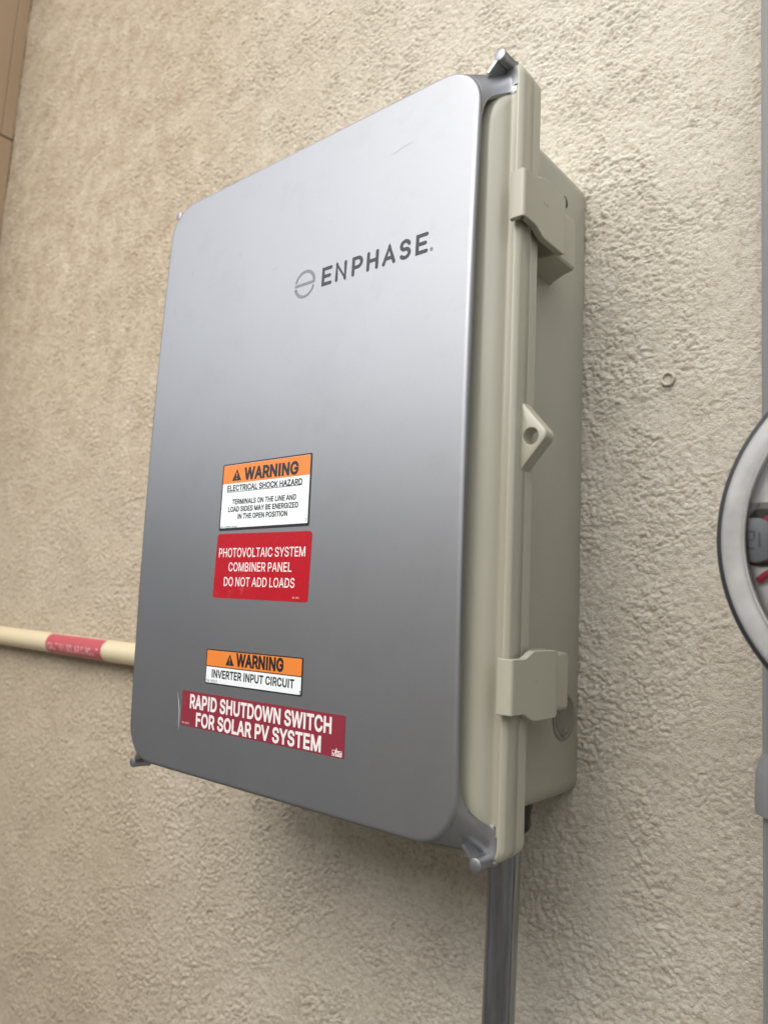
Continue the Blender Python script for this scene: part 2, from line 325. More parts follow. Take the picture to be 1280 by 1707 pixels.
# ------------------------------------------------------------------ lettering
GLYPHS = {
'A': (480, [[39,0,16,0,78,170,140,339,201,509,226,509,251,509,276,509,338,339,401,170,463,0,440,0,418,0,395,0,359,101,323,202,287,302,281,321,273,344,264,372,255,400,245,435,232,478,236,478,241,478,245,478,233,435,222,399,213,371,204,343,196,320,191,302,155,202,120,101,85,0,62,0], [197,142,110,142,110,161,110,180,110,199,197,199,283,199,370,199,370,180,370,161,370,142,283,142]]),
'B': (456, [[122,0,60,0,60,170,60,339,60,509,120,509,181,509,241,509,276,509,306,503,329,491,352,479,369,462,381,442,392,422,398,399,398,374,398,352,394,334,387,320,379,306,369,294,356,286,344,277,330,271,315,267,315,265,315,264,315,262,331,261,347,255,363,245,379,235,392,221,402,203,413,185,418,163,418,136,418,111,412,87,400,67,388,46,370,30,344,18,319,6,287,0,247,0,184,0], [125,115,125,57,165,57,205,57,245,57,284,57,313,65,330,80,347,95,355,114,355,137,355,154,351,170,342,184,334,198,321,209,306,218,290,227,271,231,248,231,207,231,166,231,125,231,125,173], [125,341,125,285,162,285,200,285,238,285,257,285,273,289,288,296,303,303,315,313,323,326,332,339,336,355,336,372,336,395,328,414,313,429,297,444,273,452,240,452,202,452,163,452,125,452,125,396]]),
'C': (510, [[293,-7,267,-7,223,-7,184,4,150,25,116,46,89,76,70,115,50,154,40,201,40,254,40,308,50,354,70,393,89,432,116,462,150,484,184,505,223,516,267,516,293,516,317,512,340,504,363,497,384,486,402,471,420,457,436,439,448,418,460,398,468,374,473,348,451,348,430,348,408,348,404,366,398,381,389,395,381,408,370,419,357,428,345,438,331,444,315,449,300,454,284,456,267,456,236,456,208,448,184,432,159,417,139,394,125,364,111,334,103,297,103,254,103,211,111,175,125,145,140,115,159,92,184,76,209,61,236,53,267,53,284,53,300,55,315,60,331,65,345,71,357,81,370,90,381,101,389,114,398,128,404,143,408,160,430,160,451,160,473,160,469,135,460,111,448,91,436,70,421,52,402,38,384,23,363,12,341,5,318,-3]]),
'D': (502, [[271,0,219,0,178,0,137,0,96,0,96,19,96,38,96,57,136,57,175,57,215,57,256,57,291,65,318,81,345,97,366,119,379,149,392,179,399,214,399,255,399,296,392,331,379,361,366,390,346,412,320,428,293,444,260,452,221,452,178,452,136,452,93,452,93,471,93,490,93,509,137,509,181,509,225,509,275,509,317,499,353,478,388,458,415,429,433,391,452,353,462,308,462,255,462,202,452,157,433,119,414,81,387,51,351,31,314,10], [103,509,125,509,125,339,125,170,125,0,103,0,82,0,60,0,60,170,60,339,60,509,82,509]]),
'E': (419, [[165,0,60,0,60,170,60,339,60,509,164,509,268,509,372,509,372,490,372,471,372,452,290,452,207,452,125,452,125,396,125,341,125,286,202,286,278,286,355,286,355,267,355,248,355,229,278,229,202,229,125,229,125,172,125,114,125,57,208,57,292,57,375,57,375,38,375,19,375,0,270,0]]),
'F': (410, [[82,0,60,0,60,170,60,339,60,509,163,509,266,509,369,509,369,490,369,471,369,452,288,452,206,452,125,452,125,394,125,336,125,278,198,278,272,278,346,278,346,259,346,240,346,221,272,221,198,221,125,221,125,147,125,74,125,0,103,0]]),
'G': (520, [[309,-7,269,-7,223,-7,184,4,149,25,115,46,88,77,69,116,50,155,40,201,40,254,40,308,50,354,69,393,88,432,115,462,149,484,183,505,221,516,265,516,292,516,317,512,340,504,364,496,385,484,403,469,422,454,437,437,449,416,461,396,470,373,474,349,452,349,430,349,408,349,403,365,396,380,387,393,379,406,368,417,356,427,344,436,330,444,315,448,300,453,283,456,265,456,235,456,208,448,183,432,159,417,139,394,125,364,111,334,103,297,103,254,103,211,111,175,125,145,140,115,159,92,184,76,209,61,237,53,269,53,297,53,323,59,345,71,367,83,384,101,396,123,409,146,415,172,415,202,421,201,428,200,434,199,384,199,333,199,283,199,283,218,283,237,283,256,348,256,413,256,478,256,478,237,478,219,478,200,478,158,469,122,451,91,433,60,408,36,377,19,345,2]]),
'H': (517, [[82,0,60,0,60,170,60,339,60,509,82,509,103,509,125,509,125,435,125,362,125,289,214,289,303,289,392,289,392,362,392,435,392,509,414,509,435,509,457,509,457,339,457,170,457,0,435,0,414,0,392,0,392,77,392,155,392,232,303,232,214,232,125,232,125,155,125,77,125,0,103,0]]),
'I': (300, [[111,0,31,0,31,19,31,38,31,57,60,57,89,57,118,57,118,189,118,320,118,452,89,452,60,452,31,452,31,471,31,490,31,509,111,509,190,509,269,509,269,490,269,471,269,452,240,452,212,452,183,452,183,320,183,189,183,57,212,57,240,57,269,57,269,38,269,19,269,0,190,0]]),
'K': (467, [[146,189,104,145,104,169,104,193,104,216,116,232,128,247,139,261,151,275,162,290,174,303,187,317,199,331,212,344,262,399,313,454,364,509,392,509,420,509,448,509,376,431,304,353,231,276,230,276,229,276,228,276,187,233], [82,0,60,0,60,170,60,339,60,509,82,509,103,509,125,509,125,451,125,392,125,334,124,298,124,261,124,225,124,214,124,204,125,193,125,129,125,64,125,0,103,0], [398,0,372,0,311,86,249,173,188,259,201,276,215,293,228,309,302,206,375,103,449,0,423,0]]),
'L': (393, [[160,0,60,0,60,170,60,339,60,509,82,509,103,509,125,509,125,358,125,208,125,57,203,57,282,57,361,57,361,38,361,19,361,0,261,0]]),
'M': (628, [[81,0,60,0,60,170,60,339,60,509,91,509,121,509,152,509,193,402,235,294,277,187,280,180,284,170,287,159,291,148,295,136,299,123,303,110,307,97,311,84,315,71,319,59,322,49,317,49,312,49,307,49,310,59,314,70,318,83,322,95,326,108,330,121,334,134,338,147,342,158,346,170,349,179,352,187,394,294,435,402,476,509,507,509,537,509,568,509,568,339,568,170,568,0,547,0,525,0,504,0,504,97,504,194,504,291,504,302,504,314,504,327,505,340,505,354,505,369,505,383,506,398,506,413,506,428,507,443,507,457,509,457,511,457,513,457,508,441,503,426,498,409,492,393,487,378,482,363,477,348,472,334,467,322,463,309,459,299,456,291,418,194,380,97,342,0,323,0,305,0,286,0,248,97,209,194,170,291,167,299,163,309,159,321,155,333,150,346,145,361,140,376,135,391,129,408,124,424,118,441,112,457,114,457,117,457,119,457,119,444,120,431,120,416,120,401,121,387,121,372,121,357,121,342,122,328,122,315,122,302,122,291,122,194,122,97,122,0,101,0]]),
'N': (523, [[82,0,60,0,60,170,60,339,60,509,85,509,111,509,136,509,205,400,274,291,343,183,349,174,355,164,363,151,370,138,379,123,388,107,396,90,405,73,414,55,411,55,408,54,405,54,403,72,401,90,401,108,400,126,399,142,399,157,399,172,399,185,399,195,399,300,399,404,399,509,420,509,442,509,463,509,463,339,463,170,463,0,438,0,412,0,387,0,325,97,264,193,202,290,194,303,186,316,177,331,169,345,159,362,148,381,137,400,123,424,108,452,111,453,115,453,119,454,120,428,121,405,122,384,123,362,124,344,124,328,125,312,125,300,125,291,125,194,125,97,125,0,103,0]]),
'O': (533, [[311,-7,267,-7,223,-7,184,4,150,25,116,46,90,76,70,115,50,154,40,201,40,254,40,308,50,354,70,393,90,432,116,462,150,484,184,505,223,516,267,516,311,516,350,505,384,484,418,462,444,432,464,393,483,354,493,308,493,254,493,201,483,154,464,115,444,76,418,46,384,25,350,4], [236,53,267,53,297,53,325,61,349,76,374,91,394,114,408,144,423,174,430,211,430,254,430,298,423,335,408,365,394,395,374,417,349,433,325,448,297,456,267,456,236,456,209,448,184,433,159,417,140,394,125,364,111,334,103,297,103,254,103,211,111,174,125,144,140,114,159,92,184,76,209,61]]),
'P': (445, [[82,0,60,0,60,170,60,339,60,509,118,509,177,509,235,509,274,509,307,502,332,487,358,473,377,454,390,430,402,405,409,378,409,348,409,317,402,290,390,265,377,241,358,222,332,207,307,193,274,186,235,186,193,186,151,186,109,186,109,205,109,224,109,242,150,242,191,242,233,242,259,242,281,247,297,256,313,265,325,278,333,294,341,310,344,328,344,348,344,368,341,386,333,402,325,417,313,430,297,439,280,448,259,452,232,452,196,452,160,452,125,452,125,301,125,151,125,0,103,0]]),
'R': (449, [[82,0,60,0,60,170,60,339,60,509,119,509,177,509,236,509,275,509,307,502,333,489,359,475,378,457,390,433,403,410,409,382,409,352,409,321,403,295,390,271,378,248,359,230,333,217,307,204,275,198,236,198,189,198,143,198,96,198,96,217,96,236,96,255,142,255,188,255,234,255,260,255,281,259,298,267,314,275,326,286,334,300,341,315,345,332,345,352,345,372,341,390,334,405,326,420,314,431,298,440,281,448,259,452,233,452,197,452,161,452,125,452,125,301,125,151,125,0,103,0], [378,0,353,0,312,76,271,153,230,229,254,229,279,229,303,229,344,153,386,76,428,0,403,0]]),
'S': (447, [[263,-9,224,-9,187,-9,155,-3,128,9,100,21,79,38,64,60,49,82,40,107,38,137,60,137,82,137,104,137,106,117,112,101,123,88,134,75,149,65,166,59,184,52,203,49,224,49,247,49,268,53,286,60,304,68,319,78,329,92,340,105,346,121,346,139,346,155,341,169,332,179,323,189,311,198,296,205,281,211,264,217,245,222,224,228,204,234,184,239,142,251,109,268,86,289,63,311,52,339,52,372,52,401,60,426,75,448,90,469,111,486,138,498,164,510,194,516,227,516,261,516,290,510,316,498,342,486,362,469,377,449,392,428,400,404,401,378,380,378,358,378,337,378,335,403,323,423,302,437,281,451,256,459,225,459,203,459,184,455,167,448,151,441,138,431,129,418,120,406,115,391,115,376,115,358,120,344,131,334,142,323,154,314,169,308,184,302,199,297,212,293,230,289,247,284,264,279,279,275,295,270,312,264,328,257,344,248,359,238,373,227,385,214,395,198,404,181,408,162,408,139,408,111,401,86,386,64,372,41,351,24,323,11,296,-2]]),
'T': (449, [[85,452,32,452,32,471,32,490,32,509,160,509,288,509,417,509,417,490,417,471,417,452,363,452,310,452,257,452,257,301,257,151,257,0,235,0,214,0,193,0,193,151,193,301,193,452,139,452]]),
'U': (517, [[299,-8,259,-8,219,-8,184,0,154,15,124,31,101,53,85,80,68,107,60,138,60,173,60,285,60,397,60,509,81,509,103,509,124,509,124,399,124,288,124,178,124,154,130,132,141,113,152,94,167,79,187,68,207,57,231,52,259,52,287,52,311,57,331,68,351,79,366,94,377,113,387,132,393,154,393,178,393,288,393,399,393,509,414,509,436,509,457,509,457,397,457,285,457,173,457,138,449,107,433,80,416,53,393,31,363,15,334,0]]),
'V': (480, [[229,0,204,0,141,170,79,339,16,509,39,509,62,509,84,509,120,408,156,307,192,206,198,189,206,166,215,137,224,109,235,73,248,31,243,31,239,31,235,31,247,74,258,110,267,138,276,166,284,189,290,206,325,307,360,408,395,509,417,509,440,509,463,509,401,339,340,170,278,0,253,0]]),
'W': (686, [[180,0,155,0,109,170,63,339,16,509,38,509,60,509,82,509,109,404,136,300,163,196,168,179,172,163,175,145,179,128,183,111,187,94,190,76,194,58,197,40,194,40,192,40,189,40,193,58,196,76,200,94,203,111,207,128,211,145,215,163,220,179,224,196,251,300,279,404,306,509,331,509,355,509,380,509,407,404,434,300,462,196,466,179,470,163,474,145,478,128,482,111,486,94,490,76,494,58,497,40,494,40,491,40,488,40,492,58,495,76,499,94,502,111,506,128,510,145,515,163,519,179,523,196,550,300,576,404,603,509,625,509,647,509,670,509,623,339,577,170,530,0,505,0,480,0,455,0,426,108,397,215,368,323,362,344,357,367,351,391,346,416,341,444,336,475,341,475,345,475,350,475,345,445,340,419,335,395,330,371,324,347,318,323,289,215,260,108,230,0,205,0]]),
'Z': (438, [[161,0,42,0,42,15,42,31,42,46,119,159,196,272,273,385,284,400,295,415,306,431,318,446,329,461,341,476,343,469,346,461,348,454,327,453,306,453,285,452,264,452,244,452,223,452,162,452,101,452,40,452,40,471,40,490,40,509,159,509,278,509,397,509,397,493,397,477,397,462,321,351,245,240,169,129,158,113,146,97,134,81,122,65,110,49,97,33,95,40,93,47,90,54,111,55,132,56,152,57,173,57,193,57,214,57,276,57,338,57,399,57,399,38,399,19,399,0,280,0]]),
'Y': (472, [[225,0,203,0,203,69,203,139,203,208,141,308,79,409,16,509,41,509,66,509,91,509,125,454,159,399,192,344,203,326,213,309,222,292,231,275,240,255,250,230,241,230,232,230,224,230,233,255,242,276,251,293,260,310,270,327,280,344,314,399,347,454,381,509,406,509,430,509,455,509,393,409,330,308,268,208,268,139,268,69,268,0,247,0]]),
'0': (453, [[264,-7,227,-7,189,-7,157,3,130,24,103,45,83,74,69,113,55,152,48,199,48,254,48,309,55,356,69,395,83,434,104,464,130,484,157,505,189,516,227,516,264,516,296,505,323,484,350,464,370,434,384,395,398,356,405,309,405,254,405,199,398,152,384,113,370,74,350,45,323,24,297,3], [202,50,227,50,252,50,273,58,290,74,308,90,321,113,330,144,339,174,344,211,344,254,344,297,339,334,330,365,321,395,308,419,290,435,273,451,252,460,227,460,202,460,180,451,163,435,146,419,132,395,123,365,114,334,109,297,109,254,109,211,114,174,123,144,132,113,146,90,163,74,180,58]]),
'1': (453, [[181,0,76,0,76,18,76,36,76,55,181,55,286,55,391,55,391,36,391,18,391,0,286,0], [250,509,276,509,276,339,276,170,276,0,255,0,234,0,212,0,212,149,212,299,212,448,211,448,210,448,209,448,168,418,127,388,86,358,86,381,86,404,86,427,123,454,161,481,198,509,224,509]]),
'2': (453, [[172,0,64,0,64,16,64,32,64,47,121,108,177,168,234,229,254,249,270,267,282,282,295,298,304,313,311,327,317,341,320,356,320,371,320,390,316,405,308,419,299,432,288,442,273,449,259,456,242,460,224,460,204,460,187,456,172,447,158,439,147,428,139,413,131,399,127,382,127,362,107,362,86,362,66,362,66,392,72,419,86,442,100,465,119,483,143,496,167,509,194,516,225,516,255,516,282,509,306,497,329,484,348,467,361,445,374,424,381,399,381,372,381,354,378,335,371,318,364,300,353,280,336,259,319,237,296,211,267,180,229,140,191,100,153,60,153,59,153,58,153,57,231,57,310,57,389,57,389,38,389,19,389,0,281,0]]),
'3': (453, [[252,-7,218,-7,187,-7,158,-1,133,10,107,21,86,37,70,57,54,78,46,103,44,132,66,132,87,132,109,132,111,114,117,99,126,87,136,75,149,65,165,59,181,53,199,50,219,50,239,50,258,53,275,61,292,68,305,79,315,93,324,107,329,124,329,145,329,163,325,181,316,196,307,212,293,224,275,234,256,243,231,248,201,248,186,248,172,248,157,248,157,265,157,282,157,299,200,349,244,399,288,448,288,450,288,451,288,452,215,452,142,452,70,452,70,471,70,490,70,509,171,509,272,509,372,509,372,493,372,477,372,461,319,400,265,339,211,278,211,282,211,285,211,289,249,293,281,288,308,276,335,263,356,246,371,222,386,199,393,173,393,145,393,115,385,89,370,66,355,43,335,25,309,12,282,0]]),
'4': (453, [[164,105,40,105,40,123,40,141,40,158,109,275,178,392,247,509,268,509,289,509,311,509,243,394,176,280,109,166,109,165,109,164,109,163,210,163,312,163,413,163,413,144,413,125,413,105,289,105], [302,0,282,0,282,40,282,81,282,121,282,130,282,138,282,146,282,203,282,260,282,318,302,318,322,318,343,318,343,212,343,106,343,0,322,0]]),
'5': (453, [[254,-7,221,-7,191,-7,164,-1,140,11,116,23,97,39,83,60,69,81,61,104,60,130,81,130,101,130,122,130,124,115,129,101,138,89,147,77,159,67,173,60,188,53,204,50,221,50,242,50,260,55,276,64,292,74,305,87,314,104,323,121,328,141,328,162,328,184,323,204,314,221,304,238,291,252,275,262,258,272,239,277,218,277,201,277,184,274,167,268,151,263,138,255,128,246,108,248,88,250,67,253,77,338,86,423,96,509,186,509,276,509,366,509,366,490,366,471,366,452,294,452,222,452,151,452,145,402,139,352,134,301,135,301,135,301,136,301,147,311,161,319,178,325,194,331,211,334,229,334,253,334,274,329,294,321,313,313,331,301,345,285,359,270,371,252,379,231,387,210,391,188,391,163,391,130,384,101,369,76,354,50,334,30,309,15,283,1]]),
'6': (453, [[258,-7,226,-7,195,-7,167,0,142,15,118,29,98,49,84,74,71,100,64,129,64,162,64,186,69,212,80,239,91,266,110,300,137,340,176,396,214,453,252,509,276,509,299,509,322,509,265,426,208,344,151,261,149,261,147,261,145,261,150,271,157,280,165,288,174,296,184,302,196,307,207,312,221,314,235,314,266,314,293,308,316,295,339,282,357,263,370,240,382,216,389,189,389,157,389,125,382,97,368,73,354,48,334,28,310,14,286,0], [207,48,226,48,246,48,264,53,279,63,294,72,306,85,314,101,323,118,327,136,327,157,327,178,323,197,314,213,306,230,294,242,279,251,264,261,246,265,226,265,207,265,189,261,174,252,159,243,147,230,138,214,129,198,125,179,125,158,125,137,129,118,138,102,147,85,159,72,174,63,189,53]]),
'7': (453, [[120,0,97,0,172,149,248,299,323,448,323,450,323,451,323,452,236,452,149,452,62,452,62,471,62,490,62,509,172,509,281,509,391,509,391,489,391,469,391,449,315,299,240,150,165,0,142,0]]),
'8': (453, [[260,-7,226,-7,192,-7,162,-1,136,11,109,24,89,40,74,62,59,83,52,108,52,135,52,157,56,177,65,195,74,213,86,229,101,241,116,253,133,261,153,265,153,265,153,266,153,267,128,273,108,287,93,308,78,329,70,353,70,380,70,406,77,429,90,450,104,470,122,486,146,498,169,510,196,516,226,516,256,516,283,510,306,498,329,486,348,470,361,450,375,429,382,406,382,380,382,353,374,329,359,308,344,287,325,273,300,267,300,266,300,265,300,265,319,261,336,253,351,241,366,229,378,213,387,195,396,177,401,157,401,135,401,108,393,83,378,62,364,40,343,24,317,11,291,-1], [204,49,226,49,249,49,268,53,285,60,301,68,314,78,323,91,332,105,337,121,337,139,337,158,332,174,322,189,313,203,300,214,283,223,266,231,247,235,226,235,205,235,186,231,169,223,152,214,139,203,130,189,120,174,115,158,115,139,115,121,120,105,129,91,138,78,151,68,167,60,184,53], [208,290,226,290,244,290,260,293,274,300,288,307,299,318,307,330,315,343,319,358,319,376,319,393,315,407,308,420,300,433,289,443,275,449,261,456,245,460,226,460,208,460,191,456,177,449,163,443,152,433,145,420,137,407,133,393,133,376,133,358,137,343,145,330,152,318,163,307,178,300,192,293]]),
'9': (453, [[195,516,226,516,258,516,286,508,310,494,335,480,354,460,368,434,382,409,389,380,389,347,389,323,383,297,373,270,362,243,343,209,315,168,277,112,239,56,200,0,177,0,154,0,130,0,187,83,244,165,301,248,303,248,305,248,307,248,303,238,296,229,287,221,279,213,269,207,257,202,245,197,232,195,218,195,187,195,160,201,137,214,114,227,96,245,83,269,70,292,64,320,64,352,64,384,71,412,85,436,99,461,118,480,143,494,167,508], [246,460,226,460,207,460,189,456,174,446,159,437,147,424,138,407,130,391,125,372,125,352,125,330,130,312,138,295,147,279,159,266,174,257,189,248,207,243,226,243,246,243,263,248,279,257,294,266,306,279,314,295,323,311,327,330,327,350,327,372,323,391,314,407,306,424,294,437,279,446,264,456]]),
'-': (453, [[263,244,337,244,337,226,337,207,337,188,263,188,188,188,114,188,114,207,114,226,114,244,188,244]]),
}

GLYPHS['I'] = (215, [[70,0,70,0,70,0, 70,509,70,509,70,509, 145,509,145,509,145,509, 145,0,145,0,145,0]])

CAP = 509.0
def winding(p, loops):
    w_ = np.zeros(len(p))
    for l in loops:
        q = np.roll(l, -1, 0)
        for (x0, y0), (x1, y1) in zip(l, q):
            cr = (x1 - x0) * (p[:, 1] - y0) - (p[:, 0] - x0) * (y1 - y0)
            w_ += ((y0 <= p[:, 1]) & (y1 > p[:, 1]) & (cr > 0)).astype(int) - ((y0 > p[:, 1]) & (y1 <= p[:, 1]) & (cr < 0)).astype(int)
    return w_
def bez_loop(s):
    pts = []; n = len(s) // 6; k = [np.array(s[i * 6:i * 6 + 6], float).reshape(3, 2) for i in range(n)]
    for i in range(n):
        p0, p1, p2, p3 = k[i][1], k[i][2], k[(i + 1) % n][0], k[(i + 1) % n][1]
        chord = p3 - p0; straight = max(abs(chord[0] * (q - p0)[1] - chord[1] * (q - p0)[0]) for q in (p1, p2)) < 0.5 * (np.linalg.norm(chord) + 1e-9)
        for t in ([0] if straight else np.linspace(0, 1, 5)[:-1]):
            pts.append((1 - t) ** 3 * p0 + 3 * t * (1 - t) ** 2 * p1 + 3 * t * t * (1 - t) * p2 + t ** 3 * p3)
    out = []
    for p in pts:
        if not out or np.linalg.norm(p - out[-1]) > 1.5: out.append(p)
    if np.linalg.norm(out[0] - out[-1]) <= 1.5: out.pop()
    return np.array(out)
def grow(l, d):                           # moves a loop outward by d (its fill lies to the side given by the glyph's own direction)
    e = np.roll(l, -1, 0) - l; e /= np.linalg.norm(e, axis=1)[:, None]; nr = np.stack([e[:, 1], -e[:, 0]], 1); pr_ = np.roll(nr, 1, 0)
    k = nr + pr_; k /= np.maximum(np.linalg.norm(k, axis=1), 1e-6)[:, None]; c_ = np.maximum((k * nr).sum(1), 0.55)
    return l + k * (d / c_)[:, None]
_glyph_cache = {}
def glyph_fill(ch, bold):
    if (ch, bold) in _glyph_cache: return _glyph_cache[ch, bold]
    loops = [bez_loop(s) for s in GLYPHS[ch][1]]
    area = lambda l: 0.5 * np.sum(l[:, 0] * np.roll(l[:, 1], -1) - np.roll(l[:, 0], -1) * l[:, 1])
    big = max(loops, key=lambda l: abs(area(l))); sg = 1 if area(big) > 0 else -1
    loops = [l[::sg] for l in loops]
    loops = [grow(l, bold) for l in loops]
    vs = [Vector(p) for l in loops for p in l]; ed = []; o = 0
    for l in loops: ed += [(o + i, o + (i + 1) % len(l)) for i in range(len(l))]; o += len(l)
    r = delaunay_2d_cdt(vs, ed, [], 0, 1e-4)
    v = np.array([q[:] for q in r[0]]); f = [tuple(t) for t in r[2]]
    cen = np.array([v[list(t)].mean(0) for t in f]); wn = winding(cen, loops)
    f = [t for t, k in zip(f, wn) if k > 0]
    _glyph_cache[ch, bold] = (v, f); return v, f
def glyph_mesh(body, bold, track, spc):
    x = 0; V = []; F = []
    for ch in body:
        if ch == ' ': x += spc; continue
        v, f = glyph_fill(ch, bold); k = len(V)
        V += [((p[0] + x) / 1000, p[1] / 1000) for p in v]; F += [tuple(i + k for i in t) for t in f]
        x += GLYPHS[ch][0] + track
    return np.array(V), F
def text2d(body, x0, x1, z0, z1, bold=14, track=14, spc=190, x_end=None):
    """fills [x0, x1] across and [z0, z1] from baseline to cap height; returns points (x, z) and faces"""
    v, f = glyph_mesh(body, bold, track, spc)
    a = np.array([v[:, 0].min(), 0]); s = np.array([(x1 - x0) / (v[:, 0].max() - v[:, 0].min()), (z1 - z0) / (CAP / 1000)])
    return (v - a) * s + np.array([x0, z0]), f
F_TOP, F_BOT, F_HX, SAG, F_Y = 0.2463, -0.2427, 0.1671, 0.0044, -0.168
def yface(z): return F_Y + SAG * ((z - (F_TOP + F_BOT) / 2) / ((F_TOP - F_BOT) / 2)) ** 2
class Print:                              # flat print that follows the slightly bowed face of the cover
    def __init__(s, lift): s.g = G(); s.l = lift
    def poly(s, pts, f=None):
        s.g.add([(p[0], yface(p[1]) - s.l, p[1]) for p in pts], f if f else [tuple(range(len(pts)))]); return s
    def text(s, *a, tilt=None, **k):
        v, f = text2d(*a, **k)
        if tilt: v = tilt(v)
        return s.poly([tuple(q) for q in v], f)
    def obj(s, name, mat, parent): return mesh_obj(name, s.g.v, s.g.f, mat, parent, None)
class Surf:                               # a bounded patch of the same face given by four corners TL TR BR BL, bilinear
    def __init__(s, tl, tr, br, bl): s.c = [np.array(q) / 1000 for q in (tl, tr, br, bl)]
    def __call__(s, u, v):                # u right, v down, 0..1
        tl, tr, br, bl = s.c
        return (tl * (1 - u) + tr * u) * (1 - v) + (bl * (1 - u) + br * u) * v
def sticker_plate(name, S, mat, parent, r=0.02, aspect=1.0, thick=0.00022, inset=(0, 0, 1, 1), lift=0.0):
    """rounded plate on the face: rows of quads so that it can follow the bow"""
    u0, v0, u1, v1 = inset; n = 14
    ru = r; rv = r * aspect
    rows = []
    vs = list(np.concatenate([v0 + rv * (1 - np.cos(np.linspace(0, np.pi / 2, 7))), np.linspace(v0 + rv, v1 - rv, 6)[1:-1], v1 - rv * (1 - np.cos(np.linspace(np.pi / 2, 0, 7)))])) if r > 0 else list(np.linspace(v0, v1, 8))
    for v in vs:
        d = 0
        if r > 0:
            t = max(0, (v0 + rv - v) / rv, (v - (v1 - rv)) / rv); d = ru * (1 - math.sqrt(max(0, 1 - t * t)))
        rows.append((S(u0 + d, v), S(u1 - d, v)))
    V = []; F = []
    for k, lf in enumerate((lift + thick, lift + 0.00001)):
        for a, b in rows: V += [(a[0], yface(a[1]) - lf, a[1]), (b[0], yface(b[1]) - lf, b[1])]
    m = len(rows)
    for i in range(m - 1):
        F.append((2 * i, 2 * i + 1, 2 * i + 3, 2 * i + 2))
        o = 2 * m
        F.append((2 * i, 2 * i + 2, o + 2 * i + 2, o + 2 * i)); F.append((2 * i + 1, o + 2 * i + 1, o + 2 * i + 3, 2 * i + 3))
    F.append((0, 2 * m, 2 * m + 1, 1)); F.append((2 * m - 2, 2 * m - 1, 4 * m - 1, 4 * m - 2))
    return mesh_obj(name, V, F, mat, parent, None)

# ------------------------------------------------------------------ the electrical enclosure
ENC = thing('electrical_enclosure', 'beige plastic electrical box with silver front cover and warning stickers', 'electrical box', (0, 0, 0))
B_HX, B_T, B_B = 0.1628, 0.2367, -0.2352
R_HX, R_T, R_B = 0.1872, 0.2482, -0.2496
g = G()
def ring(hx, zb, zt, r, y, k=8): return [(x, y, z) for x, z in rr(-hx, hx, zb, zt, r, k)]
def body_ring(d, y): return ring(B_HX - d, B_B + d, B_T - d, 0.012 - d, y, 10)
g.loft([body_ring(0.003, 0.004), body_ring(0.0025, -0.0005), body_ring(0.0008, -0.0022), body_ring(0, -0.0045)] + [body_ring(-0.0008 * q, -0.0045 - 0.117 * q) for q in (0.25, 0.5, 0.75, 1)])
g.obj('body', M_BODY, ENC)
def rim(d, y): return ring(R_HX - d, R_B + d, R_T - d, 0.010 - min(d, 0.006), y, 10)
g = G()
g.loft([rim(0.016, -0.1206), rim(0.0016, -0.1206), rim(0.0005, -0.1212), rim(0.0002, -0.1299), rim(0.0006, -0.1303), rim(0.004, -0.1303)])
g.obj('body_flange', M_LID, ENC)
g = G()
LR = 0.034
def lid_ring(hx, y, r):
    d = R_HX - hx
    dz = d if d < 0.0001 else (d * 0.5 if d < 0.0031 else (0.0017 if d < 0.006 else d))
    out = []
    for x, yy, z in ring(hx, R_B + dz, R_T - dz, r, y, 10):
        if y < -0.1414 and hx > 0.18:            # the raised rim runs along the sides; top and bottom stay at ledge level
            q = min(1, max(0, (abs(x) - 0.1800) / 0.0026)); yy = -0.1414 + (y + 0.1414) * q * q * (3 - 2 * q)
        out.append((x, yy, z))
    return out
prof = [(0.1832, -0.1306, .007), (0.1866, -0.1306, .0095), (0.1872, -0.1312, .010), (0.1872, -0.1430, .010), (0.1868, -0.1440, .010), (0.1851, -0.1459, .009), (0.1843, -0.1464, .0085),
        (0.1838, -0.1464, .0085), (0.1835, -0.1460, .008), (0.1833, -0.1425, .008), (0.1828, -0.1418, .008), (0.1782, -0.1415, .012), (0.1772, -0.1418, .013), (0.1764, -0.1427, .014), (0.1752, -0.1450, .016), (0.1735, -0.1475, .018),
        (0.1712, -0.1497, .020), (0.1682, -0.1514, .021), (0.1645, -0.1526, .022), (0.1600, -0.1532, .022), (0.1500, -0.1534, .02)]
g.loft([lid_ring(*p) for p in prof])
g.obj('lid', M_LID, ENC, 50)

# silver front cover: bowed face, rolled lip and four corner legs
g = G()
ARC = 10; CR = 0.030
def face_ring(d, dy, r=None):
    out = []
    for x, z in rr(-F_HX + d, F_HX - d, F_BOT + d, F_TOP - d, (CR if r is None else r) - d, ARC, 36):
        out.append((x, yface(z) + dy, z))
    return out
rings = [face_ring(0.0040, 0), face_ring(0.0028, 0), face_ring(0.0017, 0.00012), face_ring(0.0009, 0.0005), face_ring(0.0003, 0.0012), face_ring(0, 0.0022), face_ring(0, 0.0038), face_ring(0.0016, 0.0042), face_ring(0.012, 0.0042)]
g.loft(rings, False, False)
n = len(rings[0])
# ladder across the flat part: ring points run up the right side first, then along the top, down the left side, along the bottom
R0 = rings[0]; half = n // 2
def ladder():                             # right chain 0..m, left chain mirrored
    m = 2 * (ARC + 1) + 35 - 1; l0 = m + 1 + 35 + m
    return [(k, k + 1, l0 - k - 1, l0 - k) for k in range(m)]
g.f += ladder()
